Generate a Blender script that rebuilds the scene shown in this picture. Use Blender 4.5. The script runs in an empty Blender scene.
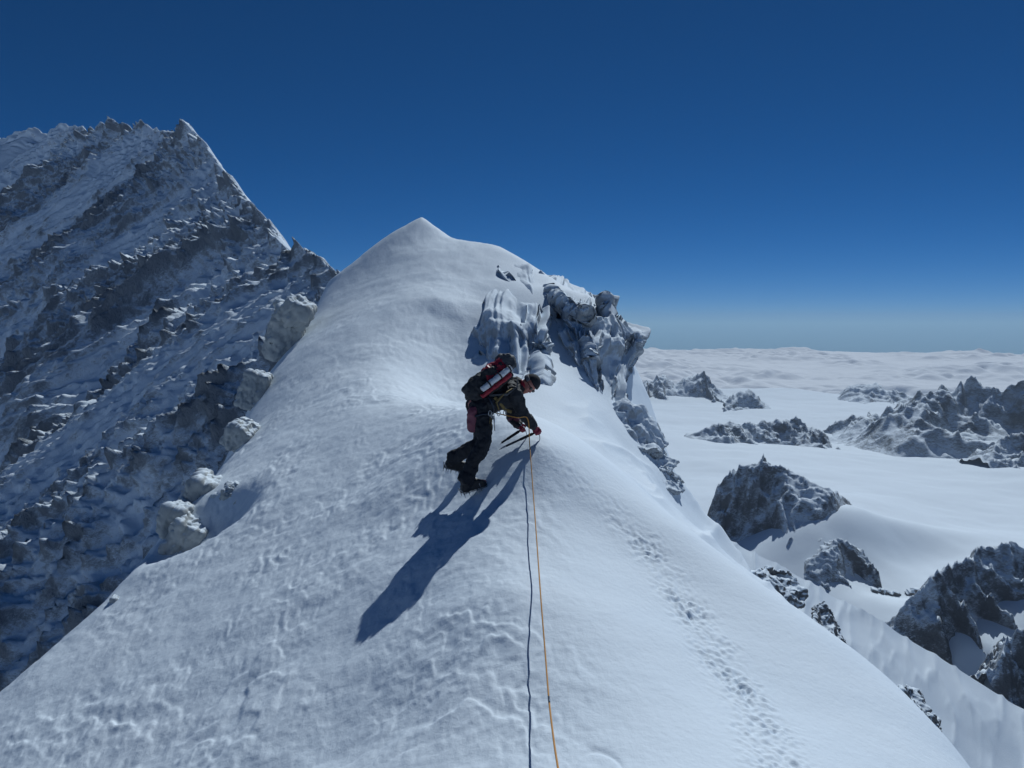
import bpy, bmesh, math, random
import numpy as np
from mathutils import Vector, Matrix
R = math.radians
sc = bpy.context.scene
col = sc.collection

# ------------------------------------------------------------ camera, sky, sun, exposure
F_PX, PITCH = 830.0, R(4.2)
cam = bpy.data.cameras.new("camera"); cam.lens = F_PX/1024*36; cam.sensor_width = 36
cam.clip_start = 0.05; cam.clip_end = 200000
camo = bpy.data.objects.new("camera", cam); col.objects.link(camo)
camo.rotation_euler = (R(90)-PITCH, 0, 0); sc.camera = camo

SUN_EL, SUN_AZ = R(44.5), R(24.3)          # azimuth clockwise from +Y (view direction)
wd = bpy.data.worlds.new("World"); sc.world = wd; wd.use_nodes = True
nt = wd.node_tree
sky = nt.nodes.new("ShaderNodeTexSky"); sky.sky_type = 'NISHITA'; sky.sun_disc = False
sky.sun_elevation = SUN_EL; sky.sun_rotation = SUN_AZ
sky.altitude = 8000; sky.air_density = 1.0; sky.dust_density = 0.0; sky.ozone_density = 6.0
hs = nt.nodes.new("ShaderNodeHueSaturation"); hs.inputs["Saturation"].default_value = 1.19
nt.links.new(sky.outputs[0], hs.inputs["Color"]); nt.links.new(hs.outputs[0], nt.nodes["Background"].inputs[0])
nt.nodes["Background"].inputs[1].default_value = 0.081
sl = bpy.data.lights.new("sun", 'SUN'); sl.energy = 4.85; sl.angle = R(0.53); sl.color = (.885, .96, 1.0)
so = bpy.data.objects.new("sun", sl); col.objects.link(so)
SDIR = Vector((math.sin(SUN_AZ)*math.cos(SUN_EL), math.cos(SUN_AZ)*math.cos(SUN_EL), math.sin(SUN_EL)))
so.rotation_euler = SDIR.to_track_quat('Z', 'Y').to_euler()
sc.view_settings.view_transform = 'Standard'; sc.view_settings.look = 'None'
sc.view_settings.exposure = -0.75; sc.view_settings.gamma = 1
sc.cycles.use_denoising = True
sc.cycles.max_bounces = 6; sc.cycles.diffuse_bounces = 4; sc.cycles.volume_bounces = 0
sc.cycles.use_adaptive_sampling = True

# ------------------------------------------------------------ maths helpers
SP, CP = math.sin(PITCH), math.cos(PITCH)
def ray(px, py):
    a = (px-512)/F_PX; b = (384-py)/F_PX
    return a, CP+b*SP, -SP+b*CP
def W(px, py, y):
    a, dy, dz = ray(px, py); t = y/dy
    return Vector((a*t, y, dz*t))

def _h(ix, iy, iz, s):
    h = (ix*374761393 + iy*668265263 + iz*2147483647 + s*974634777) & 0xFFFFFFFF
    h = ((h ^ (h >> 13))*1274126177) & 0xFFFFFFFF
    h = ((h ^ (h >> 15))*2246822519) & 0xFFFFFFFF
    return (h ^ (h >> 16)) & 0xFFFFFFFF
def noise2(x, y, s=0):
    x = np.asarray(x, float); y = np.asarray(y, float)
    ix = np.floor(x).astype(np.int64); iy = np.floor(y).astype(np.int64)
    fx = x-ix; fy = y-iy
    u = fx*fx*fx*(fx*(fx*6-15)+10); v = fy*fy*fy*(fy*(fy*6-15)+10)
    def g(dx, dy):
        a = _h(ix+dx, iy+dy, 0, s)*(2*math.pi/4294967296.0)
        return np.cos(a)*(fx-dx)+np.sin(a)*(fy-dy)
    a = g(0, 0); b = g(1, 0); c = g(0, 1); d = g(1, 1)
    return ((a+(b-a)*u)+((c+(d-c)*u)-(a+(b-a)*u))*v)*1.5
def noise3(x, y, z, s=0):
    ix = np.floor(x).astype(np.int64); iy = np.floor(y).astype(np.int64); iz = np.floor(z).astype(np.int64)
    fx = x-ix; fy = y-iy; fz = z-iz
    u = fx*fx*(3-2*fx); v = fy*fy*(3-2*fy); w = fz*fz*(3-2*fz)
    r = 0
    for dx in (0, 1):
        for dy in (0, 1):
            for dz in (0, 1):
                h = _h(ix+dx, iy+dy, iz+dz, s)
                gx = (h & 1023)/511.5-1; gy = ((h >> 10) & 1023)/511.5-1; gz = ((h >> 20) & 1023)/511.5-1
                r = r + (gx*(fx-dx)+gy*(fy-dy)+gz*(fz-dz))*(u if dx else 1-u)*(v if dy else 1-v)*(w if dz else 1-w)
    return r*1.3
def fbm(x, y, o=4, s=0, g=.5):
    r = 0; a = 1
    for k in range(o):
        r = r+a*noise2(x*2**k+17*k, y*2**k-9*k, s+k); a *= g
    return r
def ridged(x, y, o=4, s=0, g=.5):
    r = 0; a = 1; w = 1
    for k in range(o):
        n = 1-np.abs(noise2(x*2.03**k+11*k, y*2.03**k-7*k, s+k))*1.6
        n = n*n*w; w = np.clip(n*1.3, 0, 1); r = r+a*n; a *= g
    return r
def fbm3(p, f, o=4, s=0, g=.5, rid=False):
    r = 0; a = 1
    for k in range(o):
        q = p*f*2.03**k+13.7*k
        n = noise3(q[:, 0], q[:, 1], q[:, 2], s+k)
        if rid: n = .5-np.abs(n)*1.6
        r = r+a*n; a *= g
    return r
def sstep(a, b, x):
    t = np.clip((x-a)/(b-a), 0, 1); return t*t*(3-2*t)

def plates(x, y, s):
    """overlapping shingles: every cell is a small tilted plate that ends in a step"""
    ix = np.floor(x).astype(np.int64); iy = np.floor(y).astype(np.int64)
    bd = np.full(x.shape, 1e9); bh = np.zeros(x.shape); b2 = np.full(x.shape, 1e9); h2 = np.zeros(x.shape)
    for dx in (-1, 0, 1):
        for dy in (-1, 0, 1):
            h = _h(ix+dx, iy+dy, 0, s)
            cx = ix+dx+(h & 1023)/1023; cy = iy+dy+((h >> 10) & 1023)/1023
            d = np.hypot(x-cx, y-cy); v = ((h >> 20) & 1023)/1023-.5+(x-cx)*.55+(y-cy)*.75
            c = d < bd
            b2 = np.where(c, bd, np.where(d < b2, d, b2)); h2 = np.where(c, bh, np.where(d < b2+1e-12, v, h2))
            bh = np.where(c, v, bh); bd = np.where(c, d, bd)
    k = sstep(0, .22, b2-bd)*.5+.5
    return bh*k+h2*(1-k)

# ------------------------------------------------------------ object helpers
def tag(o, label=None, cat=None, group=None, kind=None):
    if label: o["label"] = label
    if cat: o["category"] = cat
    if group: o["group"] = group
    if kind: o["kind"] = kind
    return o
def link(name, me, mat=None, parent=None, smooth=True):
    o = bpy.data.objects.new(name, me); col.objects.link(o)
    if mat is not None:
        me.materials.clear(); me.materials.append(mat)
    if smooth: me.shade_smooth()
    if parent is not None:
        o.parent = parent
        o.matrix_parent_inverse = Matrix.Translation(-parent.location)
    return o
def empty(name, loc):
    o = bpy.data.objects.new(name, None); col.objects.link(o); o.location = loc
    o.empty_display_size = .1
    return o
def grid_mesh(name, X, Y, Z):
    n, m = X.shape
    me = bpy.data.meshes.new(name)
    co = np.stack([X, Y, Z], -1).reshape(-1, 3).astype(np.float32)
    me.vertices.add(n*m); me.vertices.foreach_set("co", co.ravel())
    i = np.arange(n-1)[:, None]*m+np.arange(m-1)[None, :]
    q = np.stack([i, i+1, i+m+1, i+m], -1).reshape(-1, 4).astype(np.int32)
    me.loops.add(q.size); me.loops.foreach_set("vertex_index", q.ravel())
    me.polygons.add(len(q)); me.polygons.foreach_set("loop_start", (np.arange(len(q))*4).astype(np.int32))
    me.polygons.foreach_set("loop_total", np.full(len(q), 4, np.int32))
    me.update(calc_edges=True)
    return me
def vattr(me, name, v):
    a = me.attributes.new(name, 'FLOAT', 'POINT'); a.data.foreach_set("value", np.asarray(v, np.float32).ravel())

# ------------------------------------------------------------ materials
def new_mat(name):
    m = bpy.data.materials.new(name); m.use_nodes = True
    return m, m.node_tree, m.node_tree.nodes["Principled BSDF"]
def plain(name, c, rough=.6, metal=0, var=.15, scale=60, bump=.2):
    m, t, b = new_mat(name)
    tc = t.nodes.new("ShaderNodeTexCoord"); n = t.nodes.new("ShaderNodeTexNoise")
    n.inputs["Scale"].default_value = scale; n.inputs["Detail"].default_value = 4
    t.links.new(tc.outputs["Object"], n.inputs["Vector"])
    mx = t.nodes.new("ShaderNodeMix"); mx.data_type = 'RGBA'
    mx.inputs[6].default_value = tuple(v*(1-var) for v in c)+(1,); mx.inputs[7].default_value = tuple(min(1, v*(1+var)) for v in c)+(1,)
    t.links.new(n.outputs[0], mx.inputs[0]); t.links.new(mx.outputs[2], b.inputs["Base Color"])
    b.inputs["Roughness"].default_value = rough; b.inputs["Metallic"].default_value = metal
    if bump:
        bp = t.nodes.new("ShaderNodeBump"); bp.inputs["Strength"].default_value = bump; bp.inputs["Distance"].default_value = .004
        t.links.new(n.outputs[0], bp.inputs["Height"]); t.links.new(bp.outputs[0], b.inputs["Normal"])
    return m
def mth(t, op, a, b=None, c=None, clamp=False):
    n = t.nodes.new("ShaderNodeMath"); n.operation = op; n.use_clamp = clamp
    for k, v in enumerate((a, b, c)):
        if v is None: continue
        if hasattr(v, "links"): t.links.new(v, n.inputs[k])
        else: n.inputs[k].default_value = v
    return n.outputs[0]
def snow_mat():
    m, t, b = new_mat("wind_packed_snow")
    tc = t.nodes.new("ShaderNodeTexCoord")
    mp = t.nodes.new("ShaderNodeMapping"); mp.inputs["Scale"].default_value = (1.15, 1.0, 1.0)
    t.links.new(tc.outputs["Object"], mp.inputs[0])
    n1 = t.nodes.new("ShaderNodeTexNoise"); n1.inputs["Scale"].default_value = 16; n1.inputs["Detail"].default_value = 5; n1.inputs["Roughness"].default_value = .6
    t.links.new(mp.outputs[0], n1.inputs["Vector"])
    n2 = t.nodes.new("ShaderNodeTexNoise"); n2.inputs["Scale"].default_value = 95; n2.inputs["Detail"].default_value = 2
    t.links.new(tc.outputs["Object"], n2.inputs["Vector"])
    b1 = t.nodes.new("ShaderNodeBump"); b1.inputs["Strength"].default_value = .36; b1.inputs["Distance"].default_value = .022
    t.links.new(n1.outputs[0], b1.inputs["Height"])
    b2 = t.nodes.new("ShaderNodeBump"); b2.inputs["Strength"].default_value = .35; b2.inputs["Distance"].default_value = .004
    t.links.new(n2.outputs[0], b2.inputs["Height"]); t.links.new(b1.outputs[0], b2.inputs["Normal"])
    t.links.new(b2.outputs[0], b.inputs["Normal"])
    n3 = t.nodes.new("ShaderNodeTexNoise"); n3.inputs["Scale"].default_value = .9; n3.inputs["Detail"].default_value = 6
    t.links.new(tc.outputs["Object"], n3.inputs["Vector"])
    mx = t.nodes.new("ShaderNodeMix"); mx.data_type = 'RGBA'
    mx.inputs[6].default_value = (.72, .82, .92, 1); mx.inputs[7].default_value = (.79, .87, .95, 1)
    t.links.new(n3.outputs[0], mx.inputs[0]); t.links.new(mx.outputs[2], b.inputs["Base Color"])
    b.inputs["Roughness"].default_value = .75; b.inputs["Specular IOR Level"].default_value = .25
    return m
def alpine_mat(name, scale, thr, soft=.08, nmix=.35, rock=(.085, .085, .09), rock2=(.19, .18, .17), bumpd=1.0, nscale=1.0, use_attr=False, snow=(.77, .86, .95), vs=1.0, cover=0.0):
    """snow on the flatter ground, bare rock on the steep: 'scale' = size of features in metres"""
    m, t, b = new_mat(name)
    tc = t.nodes.new("ShaderNodeTexCoord"); ge = t.nodes.new("ShaderNodeNewGeometry")
    mp = t.nodes.new("ShaderNodeMapping"); mp.inputs["Scale"].default_value = (1/scale, 1/scale, vs/scale)
    t.links.new(tc.outputs["Object"], mp.inputs[0])
    n1 = t.nodes.new("ShaderNodeTexNoise"); n1.inputs["Scale"].default_value = 1; n1.inputs["Detail"].default_value = 7; n1.inputs["Roughness"].default_value = .65
    t.links.new(mp.outputs[0], n1.inputs["Vector"])
    n2 = t.nodes.new("ShaderNodeTexNoise"); n2.inputs["Scale"].default_value = 6*nscale; n2.inputs["Detail"].default_value = 6; n2.inputs["Roughness"].default_value = .7
    t.links.new(mp.outputs[0], n2.inputs["Vector"])
    bp = t.nodes.new("ShaderNodeBump"); bp.inputs["Strength"].default_value = 1; bp.inputs["Distance"].default_value = bumpd
    t.links.new(n2.outputs[0], bp.inputs["Height"])
    sx = t.nodes.new("ShaderNodeSeparateXYZ"); t.links.new(ge.outputs["Normal"], sx.inputs[0])
    s2 = t.nodes.new("ShaderNodeSeparateXYZ"); t.links.new(bp.outputs[0], s2.inputs[0])
    v = mth(t, 'ADD', mth(t, 'MULTIPLY', sx.outputs[2], .55), mth(t, 'MULTIPLY', s2.outputs[2], .45))
    v = mth(t, 'ADD', v, mth(t, 'MULTIPLY', mth(t, 'SUBTRACT', n1.outputs[0], .5), nmix*2))
    v = mth(t, 'ADD', v, mth(t, 'MULTIPLY', mth(t, 'SUBTRACT', n2.outputs[0], .5), nmix*1.2))
    if use_attr:
        at = t.nodes.new("ShaderNodeAttribute"); at.attribute_name = "snow"
        v = mth(t, 'ADD', v, at.outputs["Fac"])
    mr = t.nodes.new("ShaderNodeMapRange"); mr.inputs["From Min"].default_value = thr-soft; mr.inputs["From Max"].default_value = thr+soft
    mr.inputs["To Min"].default_value = cover
    t.links.new(v, mr.inputs["Value"])
    rk = t.nodes.new("ShaderNodeMix"); rk.data_type = 'RGBA'; rk.inputs[6].default_value = rock+(1,); rk.inputs[7].default_value = rock2+(1,)
    t.links.new(n1.outputs[0], rk.inputs[0])
    mx = t.nodes.new("ShaderNodeMix"); mx.data_type = 'RGBA'; mx.inputs[7].default_value = snow+(1,)
    t.links.new(mr.outputs[0], mx.inputs[0]); t.links.new(rk.outputs[2], mx.inputs[6]); t.links.new(mx.outputs[2], b.inputs["Base Color"])
    bq = t.nodes.new("ShaderNodeBump"); bq.inputs["Distance"].default_value = bumpd
    st = mth(t, 'SUBTRACT', 1.0, mth(t, 'MULTIPLY', mr.outputs[0], .75)); t.links.new(st, bq.inputs["Strength"])
    t.links.new(n2.outputs[0], bq.inputs["Height"]); t.links.new(bq.outputs[0], b.inputs["Normal"])
    b.inputs["Roughness"].default_value = .8; b.inputs["Specular IOR Level"].default_value = .2
    return m
M_snow = snow_mat()

# ------------------------------------------------------------ the near snow ridge (height field in real metres)
def face_y(px, py):      # the left face is close to one plane through the climber's boots
    a, dy, dz = ray(px, py); return -4.25/(dz/dy-.45*a/dy-.28)
FP = [(px, py, face_y(px, py)) for px, py in [(478,487),(382,652),(430,560),(450,700),(505,600),(0,768),(0,700),(110,603),(200,492),(200,768),
 (120,680),(330,768),(300,560),(400,450),(240,600),(250,470),(300,700),(450,640),(340,620),(60,740),(160,590),(320,480),(440,500)]]+[
 (512,768,4.9),(540,441,9.5),(508,500,8.8),(270,373,20.0),(345,267,25.2),(350,350,18.6),
 (425,310,20.4),(402,372,15.6),(415,392,13.8),(460,408,11.7),(500,424,10.3),
 (422,211,27),(425,250,24.8),(380,300,22),
 (440,300,20.8),(458,335,19),(447,365,16.3),(470,385,14.6),(475,300,21.4),
 (500,405,13.9),(530,420,13.3),(500,330,19.6),(520,290,22.0),
 (450,233,26.4),(500,244,25.6),(540,266,24.4),(575,286,23),(600,298,21.8),
 (545,340,19.2),(560,385,16.9),(590,420,15.6),(560,430,13.6),(600,455,13.4),(625,445,16.2),(650,485,14.6),
 (700,532,15.9),(640,440,17.2),(672,480,17.2),(700,510,17.6),(735,540,17.6),(765,580,17),
 (590,466,9.6),(620,488,9.5),(680,529,9.0),(737,570,8.5),(826,641,7.5),(900,706,6.8),(968,766,6.2),
 (600,520,8.7),(640,560,8.2),(700,620,7.3),(740,680,6.5),(800,750,5.5),(580,640,6.4),(620,768,4.8),
]
FX = [tuple(W(*p)) for p in FP] + [
 (0,0,-1.68),(0,1.6,-1.85),(0,-3,-2.0),(1.5,0,-2.0),(3,0,-3.0),(-2.5,0,-2.6),(-5.5,1,-4.4),(-3,3.5,-3.6),(-6.5,5.5,-5.2),(2.2,3,-2.55),(4.0,3,-3.9),
 (-1.2,2.5,-2.7),(2.9,11.5,-3.35),(4.2,10,-4.4),(4.8,13,-4.7),(-7,14,-4.2),(-7.5,20,-2.6)]
FX = np.array(FX)
def tps_fit(P, lam=.002):
    n = len(P); d = np.hypot(P[:, None, 0]-P[None, :, 0], P[:, None, 1]-P[None, :, 1])
    K = np.where(d > 0, d*d*np.log(np.maximum(d, 1e-9)), 0)+np.eye(n)*lam
    Q = np.c_[np.ones(n), P[:, :2]]
    A = np.block([[K, Q], [Q.T, np.zeros((3, 3))]])
    return P[:, :2].copy(), np.linalg.solve(A, np.r_[P[:, 2], 0, 0, 0])
def tps_eval(T, x, y):
    C, w = T; r = w[-3]+w[-2]*x+w[-1]*y
    for (cx, cy), k in zip(C, w[:-3]):
        d2 = (x-cx)**2+(y-cy)**2
        r = r+k*.5*d2*np.log(np.maximum(d2, 1e-12))
    return r
TF = tps_fit(FX, .03)
POLY = np.array([(-4,-6),(-6.6,0),(-7.2,5),(-6.4,9.5),(-5.75,11.0),(-5.55,13.9),(-6.35,20.3),(-5.6,25.4),(-2.9,27.1),(-1.95,26.5),(-.37,25.7),
 (.82,24.5),(1.73,23.1),(2.3,21.9),(2.35,19.6),(2.7,18.6),(3.2,18.3),(3.9,18.0),(4.6,17.8),(5.1,17.2),(5.4,16.3),(5.5,15.0),(5.2,12.8),(4.5,10),(3.6,6.3),(3.6,3),(3,-6)])
def poly_sd(x, y):
    best = np.full(x.shape, 1e18); ins = np.zeros(x.shape, bool); n = len(POLY)
    for i in range(n):
        ax, ay = POLY[i]; bx, by = POLY[(i+1) % n]
        ex, ey = bx-ax, by-ay
        t = np.clip(((x-ax)*ex+(y-ay)*ey)/(ex*ex+ey*ey), 0, 1)
        best = np.minimum(best, (x-ax-t*ex)**2+(y-ay-t*ey)**2)
        c = (ay > y) != (by > y)
        ins ^= c & (x < (bx-ax)*(y-ay)/(by-ay if by != ay else 1e-9)+ax)
    d = np.sqrt(best); return np.where(ins, -d, d)
TRACK = [W(*p) for p in [(548,446,9.35),(600,484,9.1),(640,522,8.6),(665,560,8.0),(690,602,7.4),(715,650,6.7),(742,705,6.0),(775,768,5.2),(800,830,4.4)]]
def base_h(x, y):
    z = tps_eval(TF, x, y)
    d = poly_sd(x, y)
    dp = np.log1p(np.exp(np.clip((d-.15)/.22, -30, 30)))*.22
    z = z-(1.5+2.0*sstep(-1.0, -3.5, x)*sstep(3, 8, y))*dp-.12*dp**2
    return z
def ridge_h(x, y):
    z = base_h(x, y)
    # scalloped rime plates on the windward (left) slope
    left = sstep(.7, -.9, x-(.25-.05*(y-9)))*sstep(2.0, 3.5, y)
    far = sstep(26, 12, y)*.8+.2
    m1 = .35+.65*sstep(-.4, .2, noise2(x*.6, y*.6, 77))
    t = -.80*x-.60*y
    for L, A, wv, sd in ((.95, .017, .9, 3), (.50, .012, .85, 7), (.24, .0045, .8, 11)):
        f = t/L+wv*2.0*fbm(x*.55/L, y*.42/L, 5, sd, .56)
        fr = f-np.floor(f); hid = _h(np.floor(f).astype(np.int64), np.floor((x+y)/L/3).astype(np.int64)*0, 0, sd)/4294967296.0
        saw = np.where(fr < .3, sstep(0, .3, fr), 1-sstep(.3, 1.0, fr))
        z = z+left*far*m1*A*saw*(.45+.8*hid)*(.4+.9*np.clip(.5+noise2(x*.9/L, y*.9/L, sd+20), 0, 1))
    z = z+left*far*.0035*fbm(x*5.5, y*4.6, 3, 44, .55)
    # general unevenness
    z = z+.10*fbm(x*.22, y*.22, 3, 41)+.016*fbm(x*1.7, y*1.7, 4, 43)*(.35+.65*left)
    # wind flutes on the far right-hand face
    fl = sstep(.6, 2.2, x)*sstep(10.5, 13, y)
    z = z+fl*.09*(ridged((x*.9-y*.35)*1.1, (x*.35+y*.9)*.22, 3, 61)-.9)
    # trodden track
    best = np.full(x.shape, 1e9)
    for a, b in zip(TRACK[:-1], TRACK[1:]):
        ex, ey = b.x-a.x, b.y-a.y
        t = np.clip(((x-a.x)*ex+(y-a.y)*ey)/(ex*ex+ey*ey), 0, 1)
        best = np.minimum(best, np.hypot(x-a.x-t*ex, y-a.y-t*ey))
    tr = np.exp(-(best/.19)**2)
    z = z+tr*(.25+.75*sstep(9.3, 8.3, y))*(-.010+.052*(np.abs(noise2(x*8+.8*noise2(x*5, y*5, 94), y*8, 91))-.2)+.03*noise2(x*21, y*21, 92))*(.35+.65*sstep(-.4, .3, noise2(x*2.2, y*2.2, 93)))
    z = z-.85*np.exp(-((x+1.15)/1.15)**2-((y-17.0)/2.6)**2)      # scooped hollow right of the summit crest
    nx, ny = -4.55, 12.05      # hollow under the broken blocks
    z = z-.42*np.exp(-(((x-nx)/.75)**2+((y-ny)/.65)**2)**1.6)
    # shallow curved groove sunk into the snow surface
    gc = W(600, 790, 4.6); rr = np.hypot((x-gc.x)/1.0, (y-gc.y)/2.2)
    z = z-.012*np.exp(-((rr-.155)/.014)**2)*sstep(gc.y-.05, gc.y+.25, y)*sstep(-.16, -.02, x-gc.x)
    return z
def gz(x, y): return float(ridge_h(np.array([float(x)]), np.array([float(y)]))[0])
def G(px, py, y0=2.0, y1=32.0):
    """the spot of the ridge surface seen at a pixel"""
    a, dy, dz = ray(px, py); ys = np.linspace(y0, y1, 3000); t = ys/dy
    below = (dz*t) < ridge_h(a*t, ys)
    k = int(np.argmax(below)) if below.any() else len(ys)-1
    return Vector((a*t[k], ys[k], dz*t[k]))
th = np.linspace(R(-52), R(50), 1250)
rr = np.concatenate([np.linspace(.3, 2.6, 24)[:-1], 2.6*np.exp(np.linspace(0, math.log(40/2.6), 850))])
TH, RR = np.meshgrid(th, rr)
X = RR*np.sin(TH); Y = RR*np.cos(TH)
Z = ridge_h(X, Y)
tag(link("snow_ridge", grid_mesh("snow_ridge", X, Y, Z), M_snow), kind="structure")
# the ridge behind the photographer
xb, yb = np.meshgrid(np.linspace(-14, 14, 120), np.linspace(-14, .25, 60))
tag(link("snow_ridge_behind", grid_mesh("snow_ridge_behind", xb, yb, ridge_h(xb, yb)-.004), M_snow), kind="structure")

# ------------------------------------------------------------ remeshed blobs (rime rock, ice, body, clothes)
def prim_sphere(bm, c, r, rot=None, seg=16):
    M = Matrix.Translation(Vector(c))
    if rot is not None: M = M @ rot.to_4x4()
    if not hasattr(r, "__len__"): r = (r, r, r)
    bmesh.ops.create_uvsphere(bm, u_segments=seg, v_segments=seg//2+2, radius=1, matrix=M @ Matrix.Diagonal((*r, 1)))
def prim_box(bm, c, h, rot=None):
    M = Matrix.Translation(Vector(c))
    if rot is not None: M = M @ rot.to_4x4()
    bmesh.ops.create_cube(bm, size=2, matrix=M @ Matrix.Diagonal((*h, 1)))
def prim_hull(bm, pts):
    t = bmesh.new(); vs = [t.verts.new(Vector(p)) for p in pts]
    r = bmesh.ops.convex_hull(t, input=vs)
    bmesh.ops.delete(t, geom=list({v for v in r["geom_interior"]+r["geom_unused"] if isinstance(v, bmesh.types.BMVert)}), context='VERTS')
    bmesh.ops.recalc_face_normals(t, faces=t.faces)
    me = bpy.data.meshes.new("h"); t.to_mesh(me); t.free(); bm.from_mesh(me); bpy.data.meshes.remove(me)
def frame(d, up=Vector((0, 0, 1))):
    z = Vector(d).normalized(); x = up.cross(z)
    if x.length < 1e-4: x = Vector((1, 0, 0))
    x.normalize(); y = z.cross(x)
    return Matrix((x, y, z)).transposed()
def tube(bm, pts, rad, seg=12, closed=True):
    """tapering tube through points; rad = number or (side, other) per point"""
    pts = [Vector(p) for p in pts]; rings = []
    fr = None
    for i, p in enumerate(pts):
        d = (pts[min(i+1, len(pts)-1)]-pts[max(i-1, 0)]).normalized()
        if fr is None: fr = frame(d)
        else:
            x = fr.col[0]-d*fr.col[0].dot(d); x.normalize(); fr = Matrix((x, d.cross(x), d)).transposed()
        r = rad[i] if isinstance(rad, list) else rad
        if not hasattr(r, "__len__"): r = (r, r)
        rings.append([bm.verts.new(p+fr.col[0]*math.cos(a)*r[0]+fr.col[1]*math.sin(a)*r[1]) for a in [2*math.pi*k/seg for k in range(seg)]])
    for A, B in zip(rings[:-1], rings[1:]):
        for k in range(seg): bm.faces.new((A[k], A[(k+1) % seg], B[(k+1) % seg], B[k]))
    if closed:
        bm.faces.new(rings[0][::-1]); bm.faces.new(rings[-1])
def capsule(bm, a, b, ra, rb, seg=14):
    a = Vector(a); b = Vector(b)
    tube(bm, [a, a.lerp(b, .5), b], [ra, (ra+rb)/2, rb], seg)
    prim_sphere(bm, a, ra, seg=seg); prim_sphere(bm, b, rb, seg=seg)
def to_mesh(bm, name):
    me = bpy.data.meshes.new(name); bm.to_mesh(me); bm.free(); return me
def remesh(bm, name, voxel, smooth=4):
    me = to_mesh(bm, name+"_src")
    o = bpy.data.objects.new("tmp", me); col.objects.link(o)
    md = o.modifiers.new("r", 'REMESH'); md.mode = 'VOXEL'; md.voxel_size = voxel; md.use_smooth_shade = True
    if smooth:
        s = o.modifiers.new("s", 'SMOOTH'); s.iterations = smooth; s.factor = .5
    dg = bpy.context.evaluated_depsgraph_get(); dg.update()
    out = bpy.data.meshes.new_from_object(o.evaluated_get(dg)); out.name = name
    bpy.data.objects.remove(o); bpy.data.meshes.remove(me)
    return out
def vco(me):
    a = np.empty(len(me.vertices)*3, np.float32); me.vertices.foreach_get("co", a); return a.reshape(-1, 3).astype(float)
def vno(me):
    a = np.empty(len(me.vertices)*3, np.float32); me.vertex_normals.foreach_get("vector", a); return a.reshape(-1, 3).astype(float)
def roughen(me, layers):
    """layers: (amp, freq, (sx,sy,sz), ridged?, seed)"""
    for amp, f, s, rid, seed in layers:
        p = vco(me); n = vno(me)
        d = fbm3(p*np.array(s), f, 4, seed, .55, rid)*amp
        p = p+n*d[:, None]
        me.vertices.foreach_set("co", p.astype(np.float32).ravel()); me.update()
def set_origin(me, o, loc):
    me.transform(Matrix.Translation(-Vector(loc))); o.location = loc

M_rime = alpine_mat("rime_covered_rock", .6, .41, .20, .6, rock=(.10, .11, .125), rock2=(.34, .35, .36), bumpd=.03, snow=(.74, .83, .92), vs=.3, cover=.26)
M_ice = alpine_mat("old_grey_ice", .5, .66, .2, .35, rock=(.20, .21, .21), rock2=(.46, .46, .42), bumpd=.02, snow=(.76, .85, .93), vs=.6, cover=.2)
M_wet = alpine_mat("dark_wet_rock", 1.1, .60, .12, .2, rock=(.07, .075, .085), rock2=(.2, .2, .2), bumpd=.04)
def blob(name, parts, voxel, layers, mat, label, cat, group=None):
    bm = bmesh.new()
    for p in parts:
        kind, c, r = (tuple(p)+(None,))[:3]; rot = p[3] if len(p) > 3 else None
        if kind == 'h': prim_hull(bm, c)
        else: (prim_sphere if kind == 's' else prim_box)(bm, c, r, rot)
    me = remesh(bm, name, voxel, 3)
    roughen(me, layers)
    o = link(name, me, mat)
    c = vco(me); set_origin(me, o, (c[:, 0].mean(), c[:, 1].mean(), c[:, 2].min()))
    return tag(o, label, cat, group)
def E(rx, ry, rz): return Matrix.Rotation(R(rz), 3, 'Z') @ Matrix.Rotation(R(ry), 3, 'Y') @ Matrix.Rotation(R(rx), 3, 'X')

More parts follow.
